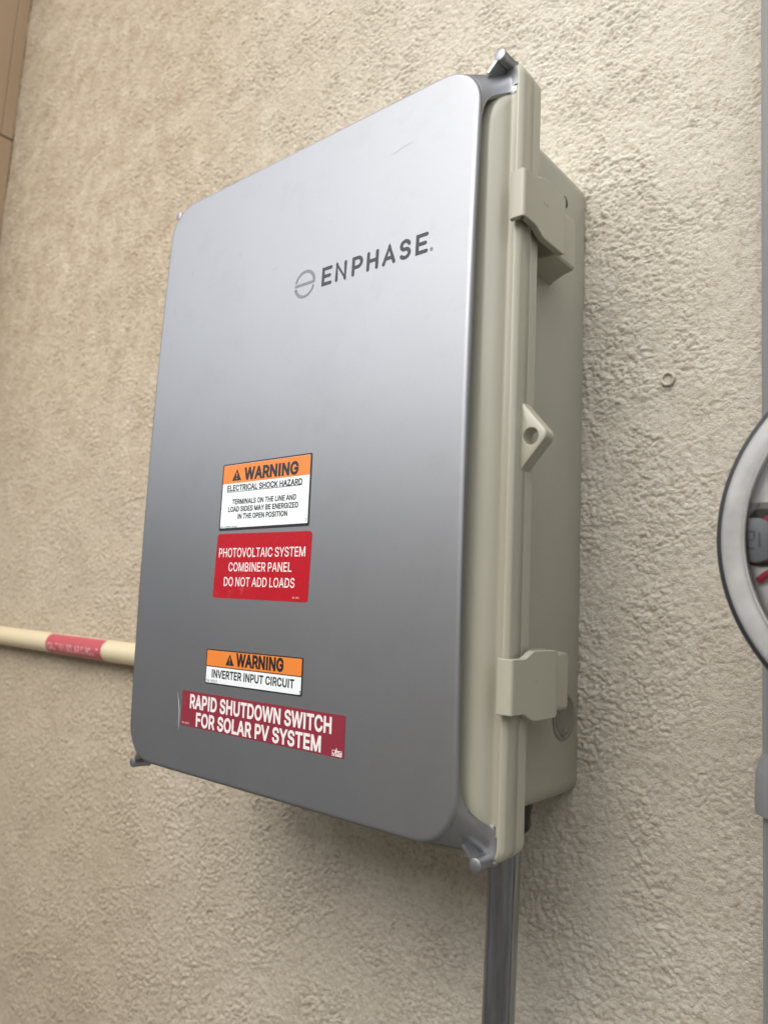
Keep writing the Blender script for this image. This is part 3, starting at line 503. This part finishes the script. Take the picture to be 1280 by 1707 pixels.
# legs
D_TAB = [(0, .066), (.03, .044), (.10, .0335), (.20, .0275), (.34, .0228), (.5, .0200), (.72, .0175), (1, .0145)]
def leg(sx, sz):
    FZ = F_TOP if sz > 0 else -F_BOT; N_S = 20
    grids = []
    for off_ in (0.0, 0.0022):
        rows = []
        for a in range(N_S + 1):
            s = (a / N_S) ** 1.35; off = off_ * (0.12 + 0.88 * min(1, s / 0.25))
            d = np.interp(s, [q[0] for q in D_TAB], [q[1] for q in D_TAB])
            q_ = min(1, s / 0.86); X = F_HX - 0.0002 + 0.0100 * (0.35 * q_ + 0.65 * q_ ** 2.2) + 0.0058 * max(0, (s - 0.86) / 0.14) - off; Z = FZ - 0.0002 + (0.2464 - FZ) * s - off
            r = CR + (0.007 - CR) * s ** 0.8 - off
            pts = []
            for t in np.linspace(0, 1, 9)[:-1]: pts.append((X, (Z - off * 0 - d) + t * (d - r) if d > r else Z - r))
            for i in range(13):
                th = math.radians(90 * i / 12); pts.append((X - r + r * math.cos(th), Z - r + r * math.sin(th)))
            for t in np.linspace(0, 1, 9)[1:]: pts.append(((X - r) - t * (d - r) if d > r else X - r, Z))
            row = []
            for x, z in pts:
                y0 = yface(sz * z) + 0.0024
                row.append((sx * x, y0 + (-0.1424 - y0) * min(1, s / 0.86) + (0.0008 if s > 0.87 else 0), sz * z))
            rows.append(row)
        grids.append(rows)
    A, B = grids; m = len(A[0]); k = len(A)
    V = [p for r in A for p in r] + [p for r in B for p in r]; o = m * k; F = []
    for i in range(k - 1):
        for j in range(m - 1):
            F.append((i * m + j, i * m + j + 1, (i + 1) * m + j + 1, (i + 1) * m + j))
            F.append((o + i * m + j, o + (i + 1) * m + j, o + (i + 1) * m + j + 1, o + i * m + j + 1))
        F.append((i * m, (i + 1) * m, o + (i + 1) * m, o + i * m)); F.append((i * m + m - 1, o + i * m + m - 1, o + (i + 1) * m + m - 1, (i + 1) * m + m - 1))
    for j in range(m - 1):
        F.append(((k - 1) * m + j, (k - 1) * m + j + 1, o + (k - 1) * m + j + 1, o + (k - 1) * m + j)); F.append((j, o + j, o + j + 1, j + 1))
    g.add(V, F)
for sx in (1, -1):
    for sz in (1, -1): leg(sx, sz)
for sx in (1, -1):                        # flat feet that sit on the ledge of the lid
    for z0, z1 in ((0.2345, 0.2474), (-0.2474, -0.2345)):
        xs_ = sorted((sx * 0.1715, sx * 0.1838))
        g.loft([[(x, y, z) for x, z in rr(xs_[0], xs_[1], z0, z1, 0.0022, 4)] for y in (-0.1400, -0.1421, -0.1424)])
COVER = g.obj('front_cover', M_SILVER, ENC, 40)
# pegs with their gussets
def peg(sx, sz):
    g = G(); zp = (0.2507 if sx > 0 else 0.2488) if sz > 0 else -0.2489; xp = sx * 0.1743
    g.cyl((xp, -0.1380, zp), (xp, -0.1540, zp), [(0, .0050), (0.12, .0043), (0.4, .0041), (0.955, .0040), (0.985, .00385), (1, .0035)], 28)
    # foot block that ties the peg to the leg
    x2 = sx * 0.166; z2 = zp - sz * 0.0095
    dx, dz = x2 - xp, z2 - zp; l = math.hypot(dx, dz); nx, nz = -dz / l * 0.0011, dx / l * 0.0011
    tri = [(xp, -0.1534, zp), (xp + dx, -0.1545, zp + dz), (xp + dx * 1.25, -0.1400, zp + dz * 1.25), (xp, -0.1385, zp)]
    a = [(x + nx, y, z + nz) for x, y, z in tri]; b = [(x - nx, y, z - nz) for x, y, z in tri]
    g.add(a + b, [(0, 1, 2, 3), (7, 6, 5, 4)] + [(i, i + 4, (i + 1) % 4 + 4, (i + 1) % 4) for i in range(4)])
    return g.obj('peg', M_SILVER, COVER)
for sx in (1, -1):
    for sz in (1, -1): peg(sx, sz)

# latches on the right side
def latch(zc):
    g = G(); sm = lambda t: (lambda q: q * q * (3 - 2 * q))(min(1, max(0, t)))
    path = [((0.1840, -0.1519), (0, -1)), ((0.1862, -0.1525), (0, -1)), ((0.1920, -0.1525), (0, -1))]
    for i in range(1, 6):
        a = math.radians(-90 + 90 * i / 6); path.append(((0.1920 + 0.0023 * math.cos(a), -0.1502 + 0.0023 * math.sin(a)), (math.cos(a), math.sin(a))))
    for y in np.linspace(-0.1482, -0.0992, 24): path.append(((0.1943, y), (1, 0)))
    path += [((0.1942, -0.0980), (0.97, 0.25)), ((0.1937, -0.0972), (0.9, 0.43))]
    rings = []; T = 0.0042
    for i, ((x, y), (nx, ny)) in enumerate(path):
        w_ = 0.0159 + 0.0047 * sm((y + 0.1395) / 0.0145) if x > 0.1942 or y > -0.12 else 0.0159
        t = T if i > 1 else T * 0.8
        if y > -0.1025: w_ -= 0.0026 * (1 - math.sqrt(max(0, 1 - ((y + 0.1025) / 0.0058) ** 2)))
        e = 0.0005
        xi, yi = (0.1901, -0.1483) if 0 < nx < 0.95 and y < -0.12 else (x - nx * t, y - ny * t)
        rings.append([(x, y, zc - w_ + e), (x - nx * e, y - ny * e, zc - w_), (xi, yi, zc - w_), (xi, yi, zc + w_), (x - nx * e, y - ny * e, zc + w_), (x, y, zc + w_ - e)])
    g.loft(rings)
    # small moulded tick on the outer face
    for k in (0, 1):
        pts = [(0.1943 + 0.00006, -0.128 + 0.0042 * k + 0.0006 * i, zc + 0.004 - 0.0012 * i + 0.00022 * i * i) for i in range(5)]
        for a, b in zip(pts[:-1], pts[1:]): g.cyl(a, b, [(0, .00022), (1, .00022)], 6)
    la = g.obj('latch', M_LID, ENC, 40)
    # hinge bracket that joins it to the body
    h = G()
    rings = []
    for x, y0, y1, hz in ((0.160, -0.106, -0.056, 0.0200), (0.168, -0.103, -0.062, 0.0192), (0.179, -0.1005, -0.0675, 0.0186), (0.1862, -0.0995, -0.0690, 0.0182), (0.1876, -0.0985, -0.0704, 0.0174)):
        rings.append([(x, y, z) for y, z in ((y0, zc - hz), (y1, zc - hz), (y1, zc + hz), (y0, zc + hz))])
    h.loft(rings); bevel(h.obj('hinge_bracket', M_LID, la), 0.0012, 2, 50)
    p = G(); sg = 1 if zc > 0 else -1
    p.cyl((0.1640, -0.0890, zc + sg * 0.0140), (0.1640, -0.0890, zc - sg * 0.0140), [(0, .0036), (1, .0036)], 20)
    p.obj('hinge_pin', M_DARK, la)
latch(0.1513); latch(-0.1487)

g = G(); g.cyl((B_HX - 0.002, -0.0385, 0.2062), (B_HX + 0.0004, -0.0385, 0.2062), [(0, .0046), (1, .0046)], 28); g.obj('screw_recess_shade', M_DARK, ENC)  # flat dark disc: the shade inside a recess put into its colour
# padlock tab with its hole
def tab():
    V = []; F = []
    out = [(0.1850, 0.0235), (0.1858, 0.0238)]
    cx, cz, r = 0.1980, 0.0010, 0.0056
    for a in np.linspace(43, -43, 14): out.append((cx + r * math.cos(math.radians(a)), cz + r * math.sin(math.radians(a))))
    out += [(0.1858, -0.0212), (0.1850, -0.0209)]
    hc = (0.1933, 0.0003); hr = 0.0052; n = 36
    # resample the outline by angle about the hole
    poly = out + [(0.1850, -0.010), (0.1850, 0.010)]
    def hit(a):
        d = np.array([math.cos(a), math.sin(a)]); best = None
        for (x0, z0), (x1, z1) in zip(poly, poly[1:] + poly[:1]):
            e = np.array([x1 - x0, z1 - z0]); M_ = np.array([[d[0], -e[0]], [d[1], -e[1]]])
            if abs(np.linalg.det(M_)) < 1e-14: continue
            t, s = np.linalg.solve(M_, np.array([x0 - hc[0], z0 - hc[1]]))
            if t > 0 and -1e-6 <= s <= 1 + 1e-6 and (best is None or t < best): best = t
        return (hc[0] + d[0] * best, hc[1] + d[1] * best)
    angs = sorted(set([round(math.atan2(z - hc[1], x - hc[0]), 5) for x, z in out] + [round(a, 5) for a in np.linspace(-math.pi + 0.01, math.pi - 0.01, n)]))
    outer = [hit(a) for a in angs]; inner = [(hc[0] + hr * math.cos(a), hc[1] + hr * math.sin(a)) for a in angs]
    g = G()
    sc = lambda p, e: (p[0] - (p[0] - 0.190) / 0.016 * e, p[1] - p[1] / 0.024 * e)
    for y0, y1 in ((-0.1364, -0.1260),):
        rings = [[(x, y0 + 0.0008, z) for x, z in inner]] if 0 else []
        ci = [(hc[0] + (hr + 0.0005) * math.cos(a), hc[1] + (hr + 0.0005) * math.sin(a)) for a in angs]
        rings = [[(x, y0 + 0.0005, z) for x, z in inner], [(x, y0, z) for x, z in ci], [(*(lambda q: (q[0], y0, q[1]))(sc(p, 0.0010)),) for p in outer], [(*(lambda q: (q[0], y0 + 0.0003, q[1]))(sc(p, 0.0003)),) for p in outer], [(x, y0 + 0.0010, z) for x, z in outer], [(x, y1 - 0.0004, z) for x, z in outer], [(x, y1, z) for x, z in outer], [(x, y1, z) for x, z in inner]]
        rings.append(rings[0]); g.loft(rings, False, False)
    return g.obj('padlock_tab', M_LID, ENC, 45)
tab()
g = G(); sx_ = B_HX + 0.00022
g.add([(sx_ + 0.0006 * ((y + 0.122) / 0.122 - 0.6) * 0, y + o, z) for y, z, o in ((-0.0690, 0.1180, -0.0002), (-0.0690, 0.1180, 0.0002), (-0.0668, 0.1120, -0.0005), (-0.0668, 0.1120, 0.0004), (-0.0640, 0.1050, -0.0003), (-0.0640, 0.1050, 0.0004), (-0.0610, 0.0950, -0.0001), (-0.0610, 0.0950, 0.0001))], [(0, 1, 3, 2), (2, 3, 5, 4), (4, 5, 7, 6)])
g.obj('dirt_streak', M_KNOCK, ENC, None)
# knockout plug on the body side
g = G(); kc = (B_HX, -0.0262, -0.1783)
g.cyl((kc[0] - 0.002, kc[1], kc[2]), (kc[0] + 0.001, kc[1], kc[2]), [(0, .0166), (0.92, .0166), (0.99, .0161), (1.0, .0157), (1.0, .0148), (0.95, .0143), (0.74, .0139), (0.72, .0128), (0.93, .0122), (0.97, .0116), (0.93, .0110), (0.80, .0104), (0.80, .0004)], 56)
K = g.obj('knockout_plug', M_KNOCK, ENC, 45); K['label'] = 'round dark grey knockout plug'
g = G(); g.loft([[(kc[0] + q, kc[1] - 0.0011, z), (kc[0] + q, kc[1] + 0.0011, z), (kc[0] + q, kc[1] + 0.0011, z2), (kc[0] + q, kc[1] - 0.0011, z2)] for q, z, z2 in ((0.0002, kc[2] - 0.0150, kc[2] - 0.0065), (0.0014, kc[2] - 0.0146, kc[2] - 0.0069))])
bevel(g.obj('plug_tab', M_KNOCK, K), 0.0004)

# ------------------------------------------------------------------ print and stickers on the cover
# maker's mark and name: rounded strokes
def stroke(pr, pts, wd, taper=None):
    pts = [np.array(p, float) / 1000 for p in pts]; n = len(pts)
    Lf = []; Rt = []
    hw = [(wd if taper is None else taper(i / (n - 1))) / 2000 for i in range(n)]
    for i in range(n):
        t0 = pts[i] - pts[max(0, i - 1)]; t1 = pts[min(n - 1, i + 1)] - pts[i]
        if i == 0: t0 = t1
        if i == n - 1: t1 = t0
        t0 = t0 / np.linalg.norm(t0); t1 = t1 / np.linalg.norm(t1); b = t0 + t1; b /= np.linalg.norm(b); nn = np.array([-b[1], b[0]])
        k = 1 / max(0.5, abs(nn @ np.array([-t0[1], t0[0]])))
        Lf.append(pts[i] + nn * hw[i] * k); Rt.append(pts[i] - nn * hw[i] * k)
    V = Lf + Rt; pr.poly([tuple(v) for v in V], [(i, n + i, n + i + 1, i + 1) for i in range(n - 1)])
def caps(pr, pt, wd):
    p = np.array(pt) / 1000; pr.poly([(p[0] + wd / 2000 * math.cos(a), p[1] + wd / 2000 * math.sin(a)) for a in np.linspace(0, 2 * math.pi, 15)[:-1]])
LET = {  # letter strokes in a unit box (x, z)
    'E': [[(1, 1), (0, 1), (0, 0), (1, 0)], [(0, .5), (.86, .5)]],
    'N': [[(0, 0), (0, 1), (1, 0), (1, 1)]],
    'P': [[(0, 0), (0, 1), (.55, 1)] + [(.55 + .45 * math.sin(a), .71 + .29 * math.cos(a)) for a in np.linspace(0, math.pi, 13)][1:] + [(0, .42)]],
    'H': [[(0, 0), (0, 1)], [(1, 0), (1, 1)], [(0, .5), (1, .5)]],
    'A': [[(0, 0), (.5, 1), (1, 0)], [(.2, .3), (.8, .3)]],
    'S': [[(.95, .80)] + [(.5 + .45 * math.cos(a), .745 + .255 * math.sin(a)) for a in np.radians(np.linspace(40, 250, 14))] + [(.5 + .5 * math.cos(a), .265 + .265 * math.sin(a)) for a in np.radians(np.linspace(75, -145, 15))]],
}
pr = Print(0.00010); lift = 0.00010
for ch, x0, x1 in (('E', 36, 46.3), ('N', 49.6, 60.6), ('P', 65.6, 75.9), ('H', 79.5, 90.2), ('A', 93.7, 105.5), ('S', 108.4, 118.4), ('E', 122.3, 132.5)):
    wd = 2.7; b0, b1 = 122.5, 136.9
    f = lambda p: (x0 + wd / 2 + p[0] * (x1 - x0 - wd), b0 + wd / 2 + p[1] * (b1 - b0 - wd))
    for k, s in enumerate(LET[ch]):
        lf = 0.00010 + 0.000012 * k; pr.l = lf
        q = [f(p) for p in s]; stroke(pr, q, wd); pr.l = lf + 0.000005; caps(pr, q[0], wd); caps(pr, q[-1], wd)
        if ch in 'NA' and k == 0:
            for c in q[1:-1]: caps(pr, c, wd)
        if ch in 'E' and k == 0:
            for c in q[1:-1]: caps(pr, c, wd)
pr.l = 0.0001
stroke(pr, [(135.4 + 1.05 * math.cos(a), 123.7 + 1.05 * math.sin(a)) for a in np.linspace(0, 2 * math.pi, 17)], 0.32)
pr.text('R', 0.1350, 0.1358, 0.1231, 0.1243, bold=10)
pr.obj('brand_name', M_LOGO, COVER)
pr = Print(0.00010); cx, cz, r = 18.2, 129.1, 9.85
arc = lambda a0, a1, n=26: [(cx + r * math.cos(math.radians(a)), cz + r * math.sin(math.radians(a))) for a in np.linspace(a0, a1, n)]
up = arc(163, 6); stroke(pr, up, 2.3, lambda t: 1.9 + 0.9 * t); caps(pr, up[0], 1.9)
lo = arc(199, 341); pr.l = 0.00010; stroke(pr, lo, 2.3, lambda t: 2.7 - 1.0 * t); caps(pr, lo[0], 2.6); caps(pr, lo[-1], 1.7)
pr.l = 0.000115; bar = [(8.8, 129.1), (27.6, 129.1)]; stroke(pr, bar, 2.3); pr.l = 0.00012; caps(pr, bar[0], 2.3); caps(pr, bar[1], 2.3)
pr.obj('maker_emblem', M_LOGO2, COVER)

def sticker(label, base, S, r=0.02, aspect=2.0):
    o = sticker_plate('warning_sticker', S, base, ENC, r, aspect); o['label'] = label; return o
def triangle(pr, S, x0, x1, z0, z1):
    pr.poly([(x0, z0), (x1, z0), ((x0 + x1) / 2 + 0.00012, z1), ((x0 + x1) / 2 - 0.00012, z1)])
def bang(pr, x0, x1, z0, z1):
    c = (x0 + x1) / 2; h = z1 - z0; w_ = (x1 - x0)
    pr.poly([(c - w_ * .022, z0 + h * .30), (c + w_ * .022, z0 + h * .30), (c + w_ * .055, z0 + h * .68), (c - w_ * .055, z0 + h * .68)])
    pr.poly([(c + w_ * .05 * math.cos(a), z0 + h * .17 + w_ * .05 * math.sin(a)) for a in np.linspace(0, 6.2, 9)])
TL, HL = 0.00034, 0.00027
# sticker 1: shock hazard
S = Surf((-60.5, -1.6), (38.6, -1.0), (39.0, -52.9), (-60.7, -53.9)); s1 = sticker('black-bordered orange and white WARNING sticker about electrical shock hazard', M_BLACK, S, 0.012, 1.9)
sticker_plate('white_field', S, M_WHITE, s1, 0.008, 2.0, 0.00004, (0.013, 0.020, 0.985, 0.962), 0.00023)
sticker_plate('orange_band', S, M_ORANGE, s1, 0.0, 1, 0.00003, (0.0135, 0.022, 0.9845, 0.300), 0.00028)
pr = Print(0.00036)
triangle(pr, S, -.0485, -.0375, -.0152, -.0062)
pr.text('WARNING', -.0344, .0256, -.0149, -.0063, bold=38, track=16)
pr.text('ELECTRICAL SHOCK HAZARD', -.0535, .0302, -.0230, -.0188, bold=26, track=8)
pr.poly([(-.0538, -.0242), (.0304, -.0236), (.0304, -.0232), (-.0538, -.0238)])
pr.text('TERMINALS ON THE LINE AND', -.0464, .0247, -.0336, -.0299, bold=25, track=10)
pr.text('LOAD SIDES MAY BE ENERGIZED', -.0507, .0274, -.0393, -.0356, bold=25, track=10)
pr.text('IN THE OPEN POSITION', -.0388, .0165, -.0450, -.0413, bold=25, track=10)
pr.text('596-00878-03945', -.0588, -.0385, -.0521, -.0503, bold=2)
pr.text('7', .0352, .0366, -.0500, -.0474, bold=2)
pr.obj('lettering', M_BLACK, s1)
pr = Print(0.00039); bang(pr, -.0485, -.0375, -.0152, -.0062); pr.obj('symbol', M_ORANGE, s1)
# sticker 2: combiner panel
S = Surf((-61.4, -56.2), (42.7, -56.6), (41.4, -106.0), (-63.3, -105.4)); s2 = sticker('bright red sticker reading photovoltaic system combiner panel', M_RED, S, 0.026, 2.05)
pr = Print(0.00027)
pr.text('PHOTOVOLTAIC SYSTEM', -.0584, .0369, -.0742, -.0675, bold=8, track=8, spc=170)
pr.text('COMBINER PANEL', -.0459, .0240, -.0850, -.0785, bold=8, track=8, spc=170)
pr.text('DO NOT ADD LOADS', -.0504, .0277, -.0962, -.0896, bold=8, track=8, spc=170)
pr.text('03-265', .0262, .0328, -.1037, -.1025, bold=0); pr.text('HELLERMANN', -.0556, -.0460, -.1030, -.1020, bold=0) if 0 else None
pr.obj('lettering', M_WHITEINK, s2)
# sticker 3: inverter input circuit
S = Surf((-66.4, -144.8), (40.0, -143.6), (39.9, -169.6), (-66.5, -171.0)); s3 = sticker('small black-bordered orange and white WARNING sticker about inverter input circuit', M_BLACK, S, 0.008, 4)
sticker_plate('white_field', S, M_WHITE, s3, 0.0, 1, 0.00004, (0.009, 0.505, 0.990, 0.962), 0.00023)
sticker_plate('orange_band', S, M_ORANGE, s3, 0.0, 1, 0.00004, (0.009, 0.030, 0.990, 0.478), 0.00023)
tl = lambda v: np.stack([v[:, 0], v[:, 1] + 0.010 * v[:, 0]], 1)
pr = Print(0.00032)
pr.poly([tuple(q) for q in tl(np.array([(-.0427, -.1550), (-.0330, -.1550), (-.0378, -.1468), (-.0381, -.1468)]))])
pr.text('WARNING', -.0308, .0209, -.1545, -.1461, bold=38, track=14, tilt=tl)
pr.text('INVERTER INPUT CIRCUIT', -.0586, .0322, -.1650, -.1594, bold=26, track=12, tilt=tl)
pr.text('596-03945', -.0652, -.0520, -.1690, -.1668, bold=2, tilt=tl); pr.text('3', .0372, .0390, -.1690, -.1664, bold=4, tilt=tl)
pr.obj('lettering', M_BLACK, s3)
pr = Print(0.00036); bang(pr, -.0427, -.0330, -.1554, -.1472); pr.obj('symbol', M_ORANGE, s3)
# sticker 4: rapid shutdown
S = Surf((-94.0, -178.9), (80.8, -177.2), (80.6, -204.3), (-94.6, -205.8)); s4 = sticker('wide faded maroon sticker reading rapid shutdown switch', M_MAROON, S, 0.006, 6)
pr = Print(0.00027)
pr.text('RAPID SHUTDOWN SWITCH', -.0838, .0689, -.1904, -.1806, bold=27, track=12, tilt=tl)
pr.text('FOR SOLAR PV SYSTEM', -.0752, .0598, -.2034, -.1938, bold=27, track=12, tilt=tl)
pr.text('596-00897', -.0928, -.0834, -.2042, -.2028, bold=0)
a, b, c_, d_ = .0699, .0789, -.2036, -.1999
for q in ([(a, c_), (b, c_), (b, c_ + .0003), (a, c_ + .0003)], [(a, d_), (b, d_), (b, d_ - .0003), (a, d_ - .0003)], [(a, c_), (a + .0003, c_), (a + .0003, d_), (a, d_)], [(b - .0003, c_), (b, c_), (b, d_), (b - .0003, d_)], [(a + .0034, c_), (b, c_), (b, d_), (a + .0034, d_)]): pr.poly(q)
stroke(pr, [(70.5, -201.3), (71.8, -203.1), (74.2, -198.6)], 0.6)
pr.obj('lettering', M_WHITEINK, s4)
pr = Print(0.00030); pr.text('HT', .0740, .0785, -.2031, -.2004, bold=16); pr.obj('symbol', M_MAROON, s4)
# marks of wear on the cover
pr = Print(0.00008)
stroke(pr, [(-101, -181), (-99.2, -187), (-97.6, -194), (-97.2, -203), (-97.6, -210)], 0.9, lambda t: 0.15 + 1.5 * t * (1 - t) * 2)
pr.obj('scuff_mark', M_SCUFF, COVER)
for q in ([(96, 204), (106, 206), (114, 207.5)], [(-128, 178), (-125.5, 172)], [(-62, 176), (-61.3, 171)], [(-150, 148), (-146, 140)], [(-152, 117), (-148, 110)], [(40, 172), (41, 170.6)], [(60, 212), (60.6, 211.2)], [(158, 203), (158.6, 201.8)], [(-20, 150), (-15, 150.5)]):
    pr = Print(0.00008); q = np.array(q, float); q = np.array([q[0] * (1 - t) + q[-1] * t for t in np.linspace(0, 1, 6)]); q[:, 1] += 0.4 * np.sin(np.linspace(0, 3, 6)); stroke(pr, [tuple(p) for p in q], 0.5, lambda t: 0.12 + 0.4 * math.sin(math.pi * t))
    pr.obj('scratch', M_SCRATCH, COVER)

# ------------------------------------------------------------------ conduits, pipe, meter, wall plug
t = thing('conduit', 'cream plastic conduit running sideways along the wall into the box', 'conduit', (0, 0, 0))
g = G(); zc = lambda x: -0.1768 - 0.0040 * (x + 0.41)
g.cyl((-2.4, -0.0165, zc(-2.4)), (-0.158, -0.0165, zc(-0.158)), [(0, .01335), (1, .01335)], 48); g.obj('tube', M_PVC, t, 60)
lb = G(); n = 30; xa, xb = -0.597, -0.456
def on_pipe(x, a, r): return (x, -0.0165 - r * math.cos(a), zc(x) + r * math.sin(a))
A = np.radians(np.linspace(-80, 72, n)); V = []; F = []
for x in np.linspace(xa, xb, 5): V += [on_pipe(x, a, 0.01352) for a in A]
for i in range(4):
    for j in range(n - 1): F.append((i * n + j, i * n + j + 1, (i + 1) * n + j + 1, (i + 1) * n + j))
lab = mesh_obj('caution_label', V, F, M_PINK, t, 60); lab['label'] = 'small faded red caution label'
v, f = text2d('CAUTION SOLAR CIRCUIT', xa + 0.006, xb - 0.006, -0.0050, 0.0046, bold=10, track=8)
mesh_obj('lettering', [on_pipe(x, z / 0.0137 - 0.20, 0.01364) for x, z in v], f, M_PINKINK, lab, None)

t = thing('conduit', 'grey galvanised steel conduit dropping from the underside of the box', 'conduit', (0, 0, 0))
g = G(); cx_ = 0.1375
g.cyl((cx_ + 0.0012, -0.060, -0.236), (cx_ - 0.020, -0.060, gz), [(0, .0110), (1, .0110)], 64); g.obj('tube', M_STEEL, t, 60)
g = G(); g.cyl((cx_ + 0.001, -0.060, -0.2335), (cx_ + 0.001, -0.060, -0.2535), [(0, .0185), (0.3, .0185), (0.3, .0172), (0.9, .0172), (1, .0150)], 8); g.obj('connector', M_DARK, t, 30)

t = thing('pipe', 'grey plastic pipe with a belled joint running up the wall beside the meter', 'pipe', (0, 0, 0))
px = lambda z: 0.3172 + 0.0120 * z
g = G(); g.cyl((px(1.6), -0.026, 1.6), (px(-0.195), -0.026, -0.195), [(0, .0210), (1, .0210)], 48); g.obj('tube', M_GREYPIPE, t, 60)
g = G(); g.cyl((px(-0.1815), -0.026, -0.1815), (px(-0.2165), -0.026, -0.2165), [(0, .0210), (0.04, .0213), (0.30, .0246), (0.36, .0250), (0.97, .0252), (1, .0248), (1, .021)], 48); g.obj('bell', M_GREYPIPE, t, 50)
g = G(); g.cyl((px(-0.19), -0.026, -0.19), (px(gz) + 0.0, -0.026, gz), [(0, .0208), (1, .0208)], 48); g.obj('tube', M_GREYPIPE, t, 60)

mt = thing('electric_meter', 'round electric meter with clear glass cover and black rim', 'electric meter', (0, 0, 0))
mx_, mz_ = 0.3972, -0.0672
def mcyl(name, prof, mat, smooth=35, n=128):   # prof: (y, radius)
    g = G(); g.loft([[(mx_ + r * math.cos(2 * math.pi * i / n), y, mz_ + r * math.sin(2 * math.pi * i / n)) for i in range(n)] for y, r in prof], cap0=False, cap1=False)
    return g.obj(name, mat, mt, smooth)
mcyl('gasket_ring', [(-0.1400, .0700), (-0.1400, .0918), (-0.1410, .0926), (-0.1490, .0929), (-0.1500, .0925), (-0.1503, .0905)], M_RUBBER)
mcyl('flange', [(-0.1480, .0906), (-0.1502, .0905), (-0.1512, .0898), (-0.1522, .0880), (-0.1528, .0850), (-0.1530, .0815), (-0.1526, .0803), (-0.1450, .0800)], M_METERRIM, 50)
mcyl('lens_rim', [(-0.1500, .0803), (-0.1540, .0800), (-0.1546, .0794), (-0.1542, .0787), (-0.1500, .0785)], M_METERRIM, 60)
mcyl('glass_cover', [(-0.1536, .0788), (-0.1550, .0780), (-0.1560, .0760), (-0.1568, .0700), (-0.1574, .0400), (-0.1575, .0010)], M_GLASS, 50)
mcyl('back_plate', [(-0.1470, .0797), (-0.1470, .0010)], M_METERFACE)
mcyl('socket', [(-0.1400, .078), (-0.1300, .080), (-0.1250, .074), (-0.0, .070)], M_RUBBER)
cc = (0.3222, -0.0672)
g = G(); g.cyl((cc[0], -0.1465, cc[1]), (cc[0], -0.1520, cc[1]), [(0, .0108), (0.85, .0107), (0.96, .0103), (1, .0096), (1, .0002)], 40)
cap = g.obj('cap', M_CAP, mt)
g = G()
for q in ([(-3, 4), (-3, -4)], [(-3, 4), (0, 4)], [(-3, 0), (-.4, 0)], [(-3, -4), (0, -4)], [(0, 4), (0, 0.4)], [(2.2, 3.5), (2.2, -3.5)]):
    (xa_, za_), (xb_, zb_) = q; d = np.array([xb_ - xa_, zb_ - za_]); d = d / np.linalg.norm(d) * 0.5; nn = (-d[1], d[0])
    g.add([(cc[0] + (x + s * nn[0]) / 1000, -0.1522, cc[1] + (z + s * nn[1]) / 1000) for x, z, s in ((xa_, za_, 1), (xb_, zb_, 1), (xb_, zb_, -1), (xa_, za_, -1))], [(0, 1, 2, 3)])
emb = g.obj('embossing', M_CAPINK, cap, None); emb['kind'] = 'stuff'
g = G()
for r0, y, x_, z_, mm in ((0.0140, -0.1473, cc[0] + 0.003, cc[1] + 0.0015, 0),):
    g.add([(x_ + r0 * math.cos(2 * math.pi * i / 30), y, z_ + r0 * math.sin(2 * math.pi * i / 30)) for i in range(30)], [tuple(range(30))])
g.obj('recess_shade', M_DARK, mt, None)  # flat disc behind the cap, recess shadow painted as dark colour
g = G(); g.add([(x, -0.1471, z) for x, z in rr(cc[0] - 0.008, cc[0] + 0.03, cc[1] + 0.004, cc[1] + 0.0185, 0.006)], [tuple(range(36))]); g.obj('recess_shade_band', M_KNOCK, mt, None)  # flat band above the cap, recess shadow painted in grey
def wire(pts, r):
    g = G()
    for a, b in zip(pts[:-1], pts[1:]): g.cyl(a, b, [(0, r), (1, r)], 12)
    g.obj('wire', M_WIRE, mt, 60)
wire([(cc[0] + 0.004, -0.149, cc[1] + 0.0095), (cc[0] + 0.008, -0.150, cc[1] + 0.0115), (cc[0] + 0.016, -0.150, cc[1] + 0.0110), (cc[0] + 0.03, -0.149, cc[1] + 0.010)], 0.0014)
wire([(cc[0] + 0.001, -0.149, cc[1] - 0.0190), (cc[0] + 0.004, -0.150, cc[1] - 0.0165), (cc[0] + 0.008, -0.151, cc[1] - 0.0145), (cc[0] + 0.02, -0.150, cc[1] - 0.013)], 0.0018)
g = G(); x0, x1, z0, z1 = cc[0] - 0.0050, cc[0] - 0.0012, cc[1] - 0.0265, cc[1] - 0.0205
g.loft([[(x0, y, z0), (x1, y, z0), (x1, y, z1), (x0, y, z1)] for y in (-0.1465, -0.1500)])
bevel(g.obj('terminal_clip', M_KNOCK, mt), 0.0006)
g = G(); g.loft([[(x, y, z) for x, z in rr(0.335, 0.470, -0.215, 0.08, 0.02)] for y in (0.002, -0.124)]); bevel(g.obj('meter_box', M_GREYPIPE, mt), 0.003)

g = G(); ac = (0.2276, 0.0666); n = 32
g.loft([[(ac[0] + r * math.cos(2 * math.pi * i / n), y, ac[1] + r * math.sin(2 * math.pi * i / n)) for i in range(n)] for y, r in ((0.002, .0056), (-0.0012, .0053), (-0.0019, .0047), (-0.0019, .0040), (-0.0014, .0034), (0.0004, .0030), (0.0004, .0002))])
tag(g.obj('wall_plug', M_STUCCO), 'tiny painted-over ring plug set in the stucco right of the box', 'wall plug')
